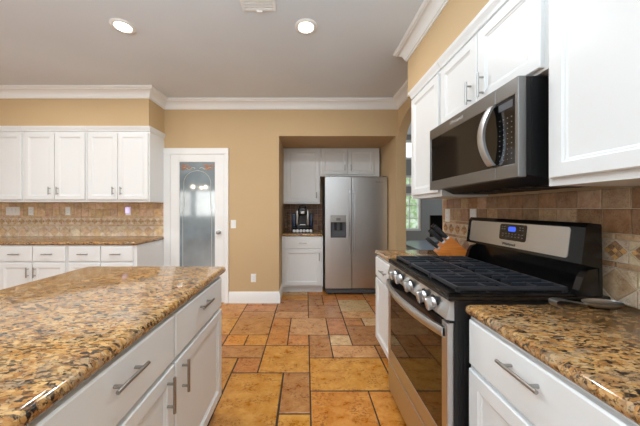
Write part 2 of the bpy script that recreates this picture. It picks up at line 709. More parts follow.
# breakfast nook seen through the arched opening
wall_with_holes('wall_nook', lambda a, b: (a, b, 5.2, 5.32), AX1 + .14, 5.0, [(1.45, 2.32, .86, 1.62)], M['nook_wall']).name
o = bpy.data.objects['wall_nook']
bpy.data.objects.remove(o)
w = MB()
NX = AX1 + .14
w.box(NX, 1.45, 5.2, 5.32, 0, ZC); w.box(2.33, 5.0, 5.2, 5.32, 0, ZC)
w.box(1.45, 2.33, 5.2, 5.32, 0, .86); w.box(1.45, 2.33, 5.2, 5.32, 1.62, 1.755)
w.box(1.45, 2.33, 5.2, 5.32, 1.98, 2.30); w.box(1.45, 2.33, 5.2, 5.32, 2.70, ZC)
struct(w.build('wall_nook', M['nook_wall']))
struct(MB().box(4.98, 5.1, YR, 5.32, 0, ZC).build('wall_nook_side', M['nook_wall']))
struct(MB().box(XR + .12, 5.0, -.12, 0, 0, ZC).build('wall_nook_near', M['nook_wall']))
window('window_5', 1.45, 2.33, .86, 1.62, 5.26, 'y', 4, 3)
window('window_6', 1.45, 2.33, 1.755, 1.98, 5.26, 'y', 4, 1)
window('window_7', 1.45, 2.33, 2.30, 2.70, 5.26, 'y', 2, 1)
hb = bmesh.new()
bmesh.ops.create_icosphere(hb, subdivisions=5, radius=1)
rh = random.Random(3)
from mathutils import noise as mnoise
for v in hb.verts:
    k = 1 + 0.28 * mnoise.noise(v.co * 3.0) + 0.12 * mnoise.noise(v.co * 9.0)
    v.co = Vector((v.co.x * 2.6 * k, v.co.y * .6 * k, v.co.z * 1.5 * k))
mbh = MB(); mbh.bm.free(); mbh.bm = hb
hd = mbh.build('garden_hedge', M['leaves'], smooth=60)
hd.location = (2.8, 7.6, 1.0)
hd['kind'] = 'stuff'
tag(hd, 'sunlit green garden foliage outside the nook window', 'foliage')

# ------------------------------------------------------------------ crown moulding, baseboards
def sweep(name, prof, path, mat, z0):
    """prof (out, z); room lies to the right-hand side of the travel direction"""
    P = [Vector((p[0], p[1])) for p in path]
    rings = []
    for i, p in enumerate(P):
        dirs = []
        if i > 0:
            dirs.append((P[i] - P[i - 1]).normalized())
        if i < len(P) - 1:
            dirs.append((P[i + 1] - P[i]).normalized())
        ns = [Vector((d.y, -d.x)) for d in dirs]
        if len(ns) == 2:
            b = (ns[0] + ns[1])
            b = b / (1 + ns[0].dot(ns[1]))
        else:
            b = ns[0]
        rings.append([(p.x + b.x * o_, p.y + b.y * o_, z0 + z) for o_, z in prof])
    m = MB()
    m.loops(rings)
    return struct(m.build(name, mat, smooth=35))


crown = [(0, -.125), (.010, -.125), (.012, -.112), (.020, -.110), (.024, -.096), (.030, -.080), (.040, -.064), (.054, -.050), (.070, -.040),
         (.078, -.037), (.080, -.028), (.090, -.026), (.096, -.018), (.100, -.012), (.100, -.001), (0, -.001)]
YS = LYS - .02
sweep('trim_crown', crown, [(XL, YS), (LX1, YS), (LX1, YB), (XR, YB), (XR, OY0), (SX, OY0), (SX, YR)], M['trim'], ZC)
base = [(0, 0), (.018, 0), (.018, .115), (.015, .125), (.015, .135), (.009, .150), (.007, .158), (0, .158)]
sweep('baseboard_back', base, [(-1.066, YB), (AX0, YB), (AX0, 4.03)], M['trim'], 0.0)

# ------------------------------------------------------------------ pantry door
door = thing('door_1', (-1.5, YB, 0), 'white pantry door with a tall etched glass panel', 'door')
door['kind'] = 'structure'
d = MB()
for a, b, c, e in ((-1.962, -1.872, 0, 2.055), (-1.128, -1.068, 0, 2.055), (-1.962, -1.068, 2.055, 2.14)):
    d.box(a, b, YB - .022, YB, c, e, .005)
d.build('casing', M['trim'], door, world=True)
d = MB()
gx0, gx1, gz0, gz1 = -1.745, -1.257, .26, 1.95
d.box(-1.870, gx0, YB - .014, YB, .01, 2.053, .002); d.box(gx1, -1.130, YB - .014, YB, .01, 2.053, .002)
d.box(gx0, gx1, YB - .014, YB, gz1, 2.053, .002); d.box(gx0, gx1, YB - .014, YB, .01, gz0, .002)
d.build('door_leaf', M['trim'], door, world=True)
pane = MB().box(gx0, gx1, YB - .006, YB - .001, gz0, gz1).build('glass_panel', M['etched'], door, world=True)
e = MB()
cx = (gx0 + gx1) / 2
pts = [(cx - .185, YB - .007, 1.30)] + [(cx - .185 * math.cos(PI * k / 16), YB - .007, 1.66 + .17 * math.sin(PI * k / 16)) for k in range(17)] + [(cx + .185, YB - .007, 1.30)]
e.tube(pts, .004, 6)
for sx in (-1, 1):
    e.tube([(cx + sx * .20, YB - .007, .42), (cx + sx * .20, YB - .007, 1.30)], .004, 6)
    e.tube([(cx + sx * (.03 + .16 * k / 8), YB - .007, 1.86 + .015 * math.sin(k * 1.1)) for k in range(9)], .004, 6)
e.build('etched_arch', M['etch_line'], door, world=True)
g = MB()
rg = random.Random(5)
for sx in (-1, 1):
    for k in range(12):
        x, z = cx + sx * rg.uniform(.10, .215), rg.uniform(1.845, 1.905)
        g.lathe([(.001, -.003), (.013, -.001), (.013, .001), (.001, .003)], 'y', (x, YB - .008, z), 10)
g.build('etched_grapes', M['etch_grape'], door, world=True)
k = MB()
k.lathe([(.001, 0), (.026, -.001), (.026, -.008), (.010, -.012), (.010, -.035), (.022, -.042), (.027, -.055), (.022, -.068), (.004, -.073)], 'y', (-1.197, YB - .014, .98), 20)
k.build('door_handle', M['nickel'], door, world=True, smooth=40)


# ------------------------------------------------------------------ backsplashes
def backsplash(name, mapping, u0, u1, seed, cols, zb=ZT + .001, zt=1.386):
    """two rows of square tiles, pencil liner, mosaic diamonds, liner, big diamonds"""
    r = random.Random(seed)
    t = TileMesh(mapping)
    t.bed(u0, u1, zb, zt, 0.001, 0.006)
    H = 0.011
    g = .0018
    DK, MD, LT, AMB = cols
    s = 0.1
    for row, (za, zc) in enumerate(((1.2, 1.302), (1.302, zt))):
        u = u0
        while u < u1 - .001:
            b = min(u + s, u1)
            t.rect(u + g, b - g, za + g, zc - g, .002, H, .003, vary(r.choice([DK, DK, MD]), r, .16), .0007, r)
            u = b
    for za, zc in ((1.176, 1.2), (1.062, 1.086)):
        u = u0 - .07
        while u < u1 - .001:
            b = min(u + .14, u1)
            t.rect(max(u, u0) + g, b - g, za + g, zc - g, .002, .014, .004, vary(r.choice([MD, DK]), r, .1), 0, r)
            u = b
    # mosaic band 1.086 .. 1.176
    zc, hd_ = 1.131, .041
    n = max(1, round((u1 - u0) / .09))
    pitch = (u1 - u0) / n
    for k in range(n):
        uc = u0 + (k + .5) * pitch
        q = hd_ / 3
        for a in range(3):
            for b in range(3):
                ca, cb = (a - 1) * 2 * q, (b - 1) * 2 * q
                du, dv = (ca - cb) / 2, (ca + cb) / 2
                col = AMB if (a + b) % 2 == 0 and (a, b) != (2, 2) else r.choice([DK, MD, DK])
                e = q * .86
                t.poly([(uc + du, zc + dv - e), (uc + du + e, zc + dv), (uc + du, zc + dv + e), (uc + du - e, zc + dv)], .002, H, .001, vary(col, r, .15))
        for sg in (1, -1):
            hz = 1.131 + sg * .043
            a = pitch / 2
            pts = [(uc + hd_ * .1, zc + sg * (hd_ + .0005)), (uc + a - .002, zc + sg * .004), (uc + a - .002, hz), (uc + hd_ * .1, hz)]
            t.poly(pts, .002, H - .001, .001, vary(LT, r, .06))
            pts = [(uc - hd_ * .1, zc + sg * (hd_ + .0005)), (uc - a + .002, zc + sg * .004), (uc - a + .002, hz), (uc - hd_ * .1, hz)]
            t.poly(pts, .002, H - .001, .001, vary(LT, r, .06))
    # large diamonds zb .. 1.062
    za, zd = zb, 1.062
    n = max(1, round((u1 - u0) / (zd - za)))
    pitch = (u1 - u0) / n
    zm = (za + zd) / 2
    for k in range(n):
        uc = u0 + (k + .5) * pitch
        a, hh = pitch / 2 - .0025, (zd - za) / 2 - .0025
        t.poly([(uc, zm - hh), (uc + a, zm), (uc, zm + hh), (uc - a, zm)], .002, H, .003, vary([MD, LT, DK][r.randrange(3)] if r.random() < .75 else MD, r, .08))
        for sx in (-1, 1):
            for sz in (-1, 1):
                t.poly([(uc + sx * pitch / 2 * .97, zm + sz * .006), (uc + sx * pitch / 2 * .97, zm + sz * hh), (uc + sx * .006, zm + sz * hh)], .002, H, .0012, vary(LT, r, .08))
    return struct(t.build(name, M['grout'], M['tile']))


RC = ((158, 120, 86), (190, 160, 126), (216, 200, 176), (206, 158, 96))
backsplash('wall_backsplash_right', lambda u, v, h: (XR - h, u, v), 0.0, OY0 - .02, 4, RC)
LC = ((224, 194, 154), (234, 208, 172), (244, 230, 206), (212, 172, 122))  # tints lightened to make up for the shade under the wall cabinets
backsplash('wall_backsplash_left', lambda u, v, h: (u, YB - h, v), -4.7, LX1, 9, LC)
ra = random.Random(8)
t = TileMesh(lambda u, v, h: (u, AYB - h, v))
t.bed(AX0, .30, ZT + .001, 1.386, .001, .006)
for a in range(7):
    for b in range(5):
        u = AX0 + a * .0965
        z = ZT + .002 + b * .0925
        t.rect(u + .002, u + .0945, z + .002, z + .0905, .002, .011, .003, vary(ra.choice([(150, 104, 72), (172, 126, 90), (132, 92, 66)]), ra, .14), 0, ra)
struct(t.build('wall_backsplash_alcove', M['grout'], M['tile']))

# ------------------------------------------------------------------ cabinets
DOORP = [(0, 0), (0, -.016), (.004, -.020), (.052, -.020), (.058, -.014), (.062, -.014), (.068, -.010)]
DRAWP = [(0, 0), (0, -.015), (.006, -.020)]


def bar_pull(parent, x, z, y, L, vertical, mat=None):
    m = MB()
    r = .006
    yy = y - .028
    o = L * .32
    if vertical:
        m.cyl((x, yy, z - L / 2), (x, yy, z + L / 2), r, 12)
        for s_ in (-1, 1):
            m.cyl((x, y, z + s_ * o), (x, yy, z + s_ * o), r * .85, 10)
    else:
        m.cyl((x - L / 2, yy, z), (x + L / 2, yy, z), r, 12)
        for s_ in (-1, 1):
            m.cyl((x + s_ * o, y, z), (x + s_ * o, yy, z), r * .85, 10)
    return m.build('handle', M['nickel'], parent, smooth=40)


def base_cabinet(loc, rz, w, depth, label, cols, dz=None, hin=.035, group=None, drawer_z=(.693, .866), door_z=(.125, .675), end_l=.012, end_r=.012, top=.879, handle_z=None, name='base_cabinet', pl=.145):
    """cols: list of hinge sides for doors ('l'/'r' = side of the handle)"""
    t = thing(name, loc, label, 'cabinet', rz, group)
    b = MB()
    b.box(0, w, 0, depth, .10, top)
    b.box(0.003, w - .003, .07, depth, 0, .10)
    b.build('carcass', M['cab'], t)
    n = len(cols)
    cw = (w - end_l - end_r) / n
    for i, side in enumerate(cols):
        x0, x1 = end_l + i * cw + .005, end_l + (i + 1) * cw - .005
        dr = MB().panel(x0, x1, drawer_z[0], drawer_z[1], DRAWP).build('drawer', M['cab'], t)
        bar_pull(dr, (x0 + x1) / 2, dz or (drawer_z[0] + drawer_z[1]) / 2, -.020, pl, False)
        dd = MB().panel(x0, x1, door_z[0], door_z[1], DOORP).build('door', M['cab'], t)
        hx = x0 + hin if side == 'l' else x1 - hin
        bar_pull(dd, hx, handle_z or door_z[1] - .105, -.020, pl, True)
    return t


def wall_cabinet(loc, rz, w, depth, z0, z1, label, cols, group=None, end_l=.012, end_r=.012, crown=True, handle_z=None, rail=.028, pl=.125, top=None, both=(False, False)):
    t = thing('wall_cabinet', loc, label, 'cabinet', rz, group)
    h = z1 - z0
    b = MB()
    b.box(0, w, 0, depth, 0, h)
    b.build('carcass', M['cab'], t)
    n = len(cols)
    cw = (w - end_l - end_r) / n
    for i, side in enumerate(cols):
        x0, x1 = end_l + i * cw + .004, end_l + (i + 1) * cw - .004
        dd = MB().panel(x0, x1, rail, h - .02, DOORP).build('door', M['cab'], t)
        hx = x0 + .046 if side == 'l' else x1 - .046
        bar_pull(dd, hx, handle_z if handle_z is not None else rail + .11, -.020, pl, True)
    if crown:
        xl = -.02 if both[0] else 0
        xr = w + .02 if both[1] else w
        m = MB()
        m.loops([[(xl if k else 0, (-.034 if k == 1 else 0), h), (xr if k else w, (-.034 if k == 1 else 0), h), (w, depth, h), (0, depth, h)] for k in (0,)] +
                [[(xl * .3, -.012, h + .001), (w + (xr - w) * .3, -.012, h + .001), (w + (xr - w) * .3, depth, h + .001), (xl * .3, depth, h + .001)],
                 [(xl * .4, -.016, h + .018), (w + (xr - w) * .4, -.016, h + .018), (w + (xr - w) * .4, depth, h + .018), (xl * .4, depth, h + .018)],
                 [(xl * .9, -.030, h + .045), (w + (xr - w) * .9, -.030, h + .045), (w + (xr - w) * .9, depth, h + .045), (xl * .9, depth, h + .045)],
                 [(xl, -.034, h + .062), (xr, -.034, h + .062), (xr, depth, h + .062), (xl, depth, h + .062)]])
        m.build('cornice', M['cab'], t)
    return t


# left run on the back wall
BYF = 3.0
for k, (x0, w_, lab) in enumerate(((-2.765, .80, 'white base cabinet at the right end of the back wall run, nearest the pantry door'),
                                   (-3.56, .79, 'white base cabinet second from the pantry door along the back wall run'),
                                   (-4.35, .785, 'white base cabinet third from the pantry door, just past the left edge of the photo'))):
    base_cabinet((x0, BYF, 0), 0, w_, YB - BYF - .001, lab, ['r', 'l'], end_r=.035 if k == 0 else .012, pl=.12, top=.879)
for k, (x0, w_, lab) in enumerate(((-2.745, .785, 'white wall cabinet nearest the pantry door, with two doors'),
                                   (-3.535, .785, 'white wall cabinet second from the pantry door, with two doors'),
                                   (-4.325, .785, 'white wall cabinet cut by the left edge of the photo'))):
    wall_cabinet((x0, LYS + .005, 1.388), 0, w_, YB - LYS - .006, 1.388, 2.272, lab, ['r', 'l'], both=(False, k == 0), pl=.10)

# alcove
base_cabinet((AX0 + .004, 3.985, 0), 0, .632, AYB - 3.986, 'small white base cabinet under the coffee maker beside the fridge', ['r'], pl=.12, end_l=.03, end_r=.02)
wall_cabinet((AX0 + .002, 4.27, 1.388), 0, .606, AYB - 4.271, 1.388, 2.305, 'white wall cabinet above the coffee maker with a single door', ['r'], crown=False, pl=.10, end_l=.05)
wall_cabinet((AX0 + .61, 4.27, 1.84), 0, .98, AYB - 4.271, 1.84, 2.305, 'short white wall cabinet over the stainless fridge', ['r', 'l'], crown=False, pl=.10, end_r=.09, end_l=.015)

# right side
FXR = .66
base_cabinet((FXR, 1.032, 0), -PI / 2, .55, XR - FXR - .012, 'white base cabinet in the right foreground, under the near granite worktop', ['r'], end_l=.010, pl=.145, handle_z=.57, dz=.812)
base_cabinet((FXR, .480, 0), -PI / 2, .55, XR - FXR - .012, 'white base cabinet beside the camera, just past the right edge of the photo', ['l'], pl=.15)
base_cabinet((FXR, 2.395, 0), -PI / 2, .585, XR - FXR - .012, 'narrow white base cabinet beyond the range, next to the arched opening', ['r'], pl=.13)
wall_cabinet((SX, 1.003, 1.388), -PI / 2, .72, XR - SX - .001, 1.388, 2.272, 'large white wall cabinet at the upper right, nearest the camera', ['r'], end_l=.012)
wall_cabinet((SX, 1.79, 1.848), -PI / 2, .785, XR - SX - .001, 1.848, 2.272, 'short white wall cabinet with two doors above the microwave', ['r', 'l'], handle_z=.10, rail=.012)
wall_cabinet((SX, 2.285, 1.388), -PI / 2, .49, XR - SX - .001, 1.388, 2.272, 'narrow white wall cabinet just beyond the microwave', ['r'], both=(True, False), handle_z=.11)

# island
FXI = -.555
base_cabinet((FXI, .45, 0), PI / 2, 1.205, .86, 'white island cabinet with two drawers and two doors, facing the range', ['r', 'l'], end_l=.02, end_r=.012, drawer_z=(.685, .868), door_z=(.125, .668), handle_z=.580, dz=.805, hin=.055, pl=.138, name='island_cabinet')
base_cabinet((FXI, -.75, 0), PI / 2, 1.195, .86, 'white island cabinet under the near end of the island, just out of the photo', ['r', 'l'], drawer_z=(.685, .868), door_z=(.125, .668), handle_z=.580, dz=.805, hin=.055, pl=.138, name='island_cabinet')


# ------------------------------------------------------------------ worktops
def worktop(name, x0, x1, y0, y1, round_l, round_r, round_f, round_b, rad, label, z1=ZT, th=.040, cat='worktop'):
    """bullnose on the flagged sides; rad = corner radii (fl, fr, br, bl)"""
    m = MB()
    rings = []
    r = th / 2
    steps = 9
    zc = z1 - r
    prof = [(r * (1 - math.cos(a)), zc + r * math.sin(a)) for a in [(-PI / 2 + PI * k / (steps - 1)) for k in range(steps)]]
    for off, z in prof:
        a0, a1 = x0 + off * round_l, x1 - off * round_r
        b0, b1 = y0 + off * round_f, y1 - off * round_b
        ring = []
        for (cx_, cy_, sx, sy, q, st) in ((a0, b0, 1, 1, rad[0], PI), (a1, b0, -1, 1, rad[1], 1.5 * PI), (a1, b1, -1, -1, rad[2], 0), (a0, b1, 1, -1, rad[3], .5 * PI)):
            q = max(q - off, .0008)
            for k in range(7):
                an = st + PI / 2 * k / 6
                ring.append((cx_ + sx * q + q * math.cos(an), cy_ + sy * q + q * math.sin(an), z))
        rings.append(ring)
    m.loops(rings)
    o = m.build(name, M['granite'], loc=((x0 + x1) / 2, (y0 + y1) / 2, z1 - th), smooth=50)
    return tag(o, label, cat)


worktop('island_worktop', -1.455, -.528, -.80, 1.725, 1, 1, 1, 1, (.03, .03, .035, .03), 'large brown granite island worktop in the left foreground')
worktop('granite_worktop', .632, XR - .012, -.08, 1.041, 1, 0, 1, 1, (.02, .001, .001, .022), 'brown granite worktop in the right foreground, carrying the spoon rest')
worktop('granite_worktop', .635, XR - .012, 1.806, 2.415, 1, 0, 1, 1, (.001, .001, .01, .03), 'small brown granite worktop beyond the range, under the knife block')
worktop('granite_worktop', -4.36, -1.955, 2.97, YB - .012, 0, 1, 1, 0, (.001, .02, .001, .001), 'long brown granite worktop against the back wall at the left')
worktop('granite_worktop', AX0 + .003, .262, 3.955, AYB - .012, 0, 1, 1, 0, (.001, .01, .001, .001), 'short brown granite worktop in the alcove under the coffee maker')

# ------------------------------------------------------------------ range
rg_ = thing('gas_range', (.90, 1.4225, 0), 'stainless and black gas range between the right hand base cabinets', 'stove')
RY0, RY1, RX = 1.046, 1.799, .573
b = MB()
b.box(RX + .03, 1.235, RY0, RY1, .05, .925)
for k in range(5):
    x = .60 + .02 * k
    b.box(x, x + .008, RY0 - .003, RY0, .06, .84)
b.build('body', M['black_matte'], rg_, world=True)
for y in (RY0 + .06, RY1 - .06):
    for x in (RX + .09, 1.15):
        MB().cyl((x, y, 0), (x, y, .05), .018, 12).build('foot', M['black_matte'], rg_, world=True)
b = MB()
b.box(RX + .005, 1.235, RY0 - .004, RY1 + .004, .925, .945, .006)
# raised rim of the cooktop
b.box(RX + .005, RX + .06, RY0 - .004, RY1 + .004, .943, .956, .006)
b.box(RX + .005, 1.09, RY0 - .004, RY0 + .022, .943, .956, .006)
b.box(RX + .005, 1.09, RY1 - .022, RY1 + .004, .943, .956, .006)
b.build('cooktop', M['black'], rg_, world=True)
# burners
for (x, y, r) in ((.73, 1.20, .045), (.73, 1.645, .055), (.98, 1.20, .04), (.98, 1.645, .035), (.855, 1.4225, .05)):
    MB().lathe([(.001, .945), (r + .014, .945), (r + .012, .954), (r, .955), (r, .964), (r - .006, .967), (.001, .967)], 'z', (x, y, 0), 20).build('burner', M['burner'], rg_, world=True, smooth=40)
# three cast iron grates
for (y0, y1) in ((RY0 + .02, RY0 + .252), (RY0 + .258, RY1 - .258), (RY1 - .252, RY1 - .02)):
    g = MB()
    x0, x1 = RX + .05, 1.085
    zt, zb = .978, .962
    for y in (y0, y1 - .012):
        g.box(x0, x1, y, y + .012, zb, zt, .003)
    for x in (x0, x1 - .012, (x0 + x1) / 2 - .006):
        g.box(x, x + .012, y0, y1, zb, zt, .003)
    for k in range(1, 4):
        y = y0 + (y1 - y0) * k / 4
        g.box(x0 + .01, x0 + .20, y - .0045, y + .0045, zb + .002, zt + .002, .002)
        g.box(x1 - .19, x1 - .01, y - .005, y + .005, zb + .002, zt + .002, .002)
    for x in (x0 + .125, x1 - .125):
        g.box(x - .005, x + .005, y0 + .005, y0 + .075, zb + .002, zt + .002, .002)
        g.box(x - .005, x + .005, y1 - .075, y1 - .005, zb + .002, zt + .002, .002)
    for x in (x0, x1 - .014):
        for y in (y0, y1 - .014):
            g.box(x, x + .014, y, y + .014, .945, zb + .002)
    g.build('grate', M['iron'], rg_, world=True)
# control panel with knobs
pn = MB()
pn.prism([(RX + .03, .845), (RX - .004, .850), (RX - .002, .862), (RX + .016, .922), (RX + .03, .925)], RY0 + .002, RY1 - .002, 'y')
pn = pn.build('control_panel', M['steel_h'], rg_, world=True)
for y in (1.645, 1.555, 1.405, 1.245, 1.155):
    kx, kz = RX + .006, .887
    rx = Matrix.Rotation(math.radians(-16), 4, 'Y')
    kb = MB()
    kb.lathe([(.001, .004), (.031, .002), (.031, -.004), (.029, -.006), (.001, -.006)], 'x', (0, 0, 0), 20)
    kb.bm.transform(Matrix.Translation((kx, y, kz)) @ rx)
    kb.build('knob_ring', M['black_matte'], rg_, world=True, smooth=40)
    kb = MB()
    kb.lathe([(.001, -.006), (.023, -.006), (.022, -.018), (.020, -.020), (.001, -.020)], 'x', (0, 0, 0), 20)
    kb.box(-.046, -.016, -.0125, .0125, -.027, .027, .004)
    kb.bm.transform(Matrix.Translation((kx, y, kz)) @ rx)
    kb.build('knob', M['chrome'], rg_, world=True, smooth=40)
# oven door
od = MB()
DZ0, DZ1 = .255, .835
gy0, gy1, gzl, gzh = RY0 + .045, RY1 - .045, .350, .745
od.box(RX, RX + .03, RY0 + .002, gy0, DZ0, DZ1, .003); od.box(RX, RX + .03, gy1, RY1 - .002, DZ0, DZ1, .003)
od.box(RX, RX + .03, gy0, gy1, DZ0, gzl, .003); od = od.build('oven_door', M['steel_h'], rg_, world=True)
MB().box(RX + .0005, RX + .03, gy0, gy1, gzh, DZ1).build('door_top_trim', M['black'], od).location = -Vector(rg_['_loc'])
MB().box(RX + .002, RX + .028, gy0, gy1, gzl, gzh).build('oven_window', M['glass_oven'], od).location = -Vector(rg_['_loc'])
hb_ = MB()
n = 24
R = []
for k in range(n + 1):
    y = RY0 + .012 + (RY1 - RY0 - .024) * k / n
    s_ = math.sin(PI * k / n)
    x = RX - .012 - .050 * s_ ** .8
    z0, z1 = .775, .815
    R.append([(x, y, z0), (x - .006, y, z0 + .012), (x - .006, y, z1 - .010), (x, y, z1), (x + .014, y, z1), (x + .014, y, z0)])
hb_.loops(R)
for y in (RY0 + .012, RY1 - .045):
    hb_.box(RX - .016, RX, y, y + .033, .775, .815, .003)
hb_.build('handle', M['steel_h'], od, smooth=40).location = -Vector(rg_['_loc'])
MB().box(RX + .012, RX + .03, RY0 + .004, RY1 - .004, .8351, .8455).build('door_gap', M['black_matte'], rg_, world=True)
dw = MB().box(RX, RX + .03, RY0 + .002, RY1 - .002, .062, .247, .004).build('storage_drawer', M['steel_h'], rg_, world=True)
# backguard
bg = MB()
bg.prism([(1.205, .945), (1.19, .945), (1.185, 1.06), (1.118, 1.075), (1.136, 1.225), (1.15, 1.243), (1.198, 1.238), (1.200, 1.225), (1.205, .96)], RY0 + .001, RY1 - .001, 'y')
bg.prism([(1.10, .945), (1.19, .945), (1.19, 1.06), (1.145, 1.05), (1.125, 1.02)], RY0 + .001, RY0 + .028, 'y')
bg.prism([(1.10, .945), (1.19, .945), (1.19, 1.06), (1.145, 1.05), (1.125, 1.02)], RY1 - .028, RY1 - .001, 'y')
bg = bg.build('backguard', M['black'], rg_, world=True)


def on_guard(y0, y1, za, zb, out, mat, name, parent, bev=.002):
    f = lambda z: 1.118 + (z - 1.075) * (.018 / .15)
    m = MB()
    q = min(.012, (zb - za) / 3)
    pts = []
    for (cy, cz, st) in ((y0 + q, za + q, PI), (y1 - q, za + q, 1.5 * PI), (y1 - q, zb - q, 0), (y0 + q, zb - q, .5 * PI)):
        for k in range(5):
            a = st + PI / 2 * k / 4
            pts.append((cy + q * math.cos(a), cz + q * math.sin(a)))
    m.loops([[(f(z) + .003, y, z) for y, z in pts], [(f(z) - out, y, z) for y, z in pts]])
    o = m.build(name, mat, parent)
    o.location = -Vector(rg_['_loc'])
    return o


on_guard(RY0 + .058, RY1 - .035, 1.090, 1.222, .003, M['steel_h'], 'fascia', bg)
on_guard(1.318, 1.498, 1.128, 1.216, .005, M['glass_black'], 'touch_panel', bg)
on_guard(1.385, 1.437, 1.176, 1.203, .0058, M['screen'], 'clock_display', bg)
kp = MB()
for a in range(7):
    for z in (1.145, 1.160):
        y = 1.335 + a * .022
        kp.box(1.1225 - .001 + (z - 1.145) * .12, 1.128, y, y + .010, z, z + .005)
for a, (y, z) in enumerate(((1.335, 1.185), (1.352, 1.185), (1.335, 1.198), (1.352, 1.198), (1.458, 1.185), (1.475, 1.185), (1.458, 1.198), (1.475, 1.198))):
    kp.box(1.1245 + (z - 1.185) * .12, 1.13, y, y + .009, z, z + .005)
kp.build('key_marks', M['marking'], bg).location = -Vector(rg_['_loc'])
tx = text_part('Whirlpool', .022, bg, Vector((1.1165, 1.425, 1.105)) - Vector(rg_['_loc']), (PI / 2 - .12, 0, -PI / 2), M['dark_grey'])
tx.rotation_euler = (PI / 2, 0, -PI / 2)

# ------------------------------------------------------------------ microwave
mw = thing('microwave_oven', (1.06, 1.415, 1.43), 'stainless over-the-range microwave hanging above the gas range', 'microwave')
MY0, MY1, MX, MZ0, MZ1 = 1.042, 1.788, .857, 1.430, 1.840
b = MB()
b.prism([(MX + .034, MZ0 + .012), (MX + .034, MZ1), (XR - .003, MZ1), (XR - .003, 1.400), (1.02, 1.400), (MX + .10, MZ0)], MY0 + .004, MY1 - .004, 'y')
for k in range(6):
    b.box(1.0, 1.22, MY0 + .10 + k * .10, MY0 + .16 + k * .10, 1.396, 1.402)
b.box(MX + .055, MX + .06, MY0 + .001, MY0 + .006, MZ0 + .02, MZ1 - .005)
b.build('case', M['black_matte'], mw, world=True)
gz0_, gz1_ = 1.488, 1.772
YD = 1.166
f = MB()
f.box(MX, MX + .034, YD + .001, MY1, MZ0, gz0_, .003); f.box(MX, MX + .034, YD + .001, MY1, gz1_, MZ1, .003)
f.box(MX, MX + .034, MY1 - .018, MY1, gz0_ - .003, gz1_ + .003, .003)
md = f.build('door', M['steel_dark'], mw, world=True)
MB().box(MX + .003, MX + .03, YD + .001, MY1 - .018, gz0_, gz1_).build('door_window', M['glass_black'], md).location = -Vector(mw['_loc'])
hm = MB()
R = []
n = 20
for k in range(n + 1):
    a = k / n
    z = 1.497 + (1.765 - 1.497) * a
    s_ = math.sin(PI * a)
    x = MX - .004 - .036 * s_ ** .75
    y = YD + .012 + .018 * s_
    R.append([(x - .012, y - .019, z), (x - .016, y, z), (x - .012, y + .019, z), (x, y + .019, z), (x, y - .019, z)])
hm.loops(R)
hm.build('handle', M['steel'], md, smooth=40).location = -Vector(mw['_loc'])
f = MB()
f.box(MX, MX + .034, MY0, YD - .001, MZ0, gz0_, .003); f.box(MX, MX + .034, MY0, YD - .001, gz1_, MZ1, .003)
f.box(MX, MX + .034, MY0, MY0 + .018, gz0_ - .003, gz1_ + .003, .003)
mc = f.build('control_frame', M['steel_dark'], mw, world=True)
MB().box(MX + .002, MX + .03, MY0 + .018, YD - .001, gz0_, gz1_).build('control_panel', M['glass_black'], mc).location = -Vector(mw['_loc'])
kp = MB()
for a in range(4):
    for z in range(9):
        kp.box(MX + .0012, MX + .004, 1.075 + a * .022, 1.080 + a * .022, 1.51 + z * .022, 1.5135 + z * .022)
kp.build('key_marks', M['marking'], mc).location = -Vector(mw['_loc'])
MB().box(MX + .0012, MX + .004, 1.072, 1.150, 1.728, 1.758).build('display', M['grey_plastic'], mc).location = -Vector(mw['_loc'])
text_part('Whirlpool', .030, md, Vector((MX - .0008, 1.475, 1.806)) - Vector(mw['_loc']), (PI / 2, 0, -PI / 2), M['badge'])

# ------------------------------------------------------------------ refrigerator
fr = thing('refrigerator', (.755, 4.2, 0), 'stainless side-by-side refrigerator in the alcove, with an ice dispenser', 'refrigerator')
FY = 3.88
MB().box(.292, 1.222, FY + .065, AYB - .02, .03, 1.765).build('cabinet_body', M['dark_grey'], fr, world=True)
SPL = .690


def fdoor(x0, x1, hole=None):
    m = MB()
    if hole:
        a, b_, c, d_ = hole
        m.box(x0, a, FY, FY + .06, .105, 1.785, .004); m.box(b_, x1, FY, FY + .06, .105, 1.785, .004)
        m.box(a - .005, b_ + .005, FY + .0002, FY + .06, .1055, c); m.box(a - .005, b_ + .005, FY + .0002, FY + .06, d_, 1.7845)
    else:
        m.box(x0, x1, FY, FY + .06, .105, 1.785, .008, 3)
    return m.build('door', M['steel'], fr, world=True)


hole = (.372, .604, .868, 1.205)
d1 = fdoor(.288, SPL - .003, hole)
d2 = fdoor(SPL + .003, 1.228)
LOC = -Vector(fr['_loc'])


def sub(m, name, mat, parent, smooth=None):
    o = m.build(name, mat, parent, smooth=smooth)
    o.location = LOC
    return o


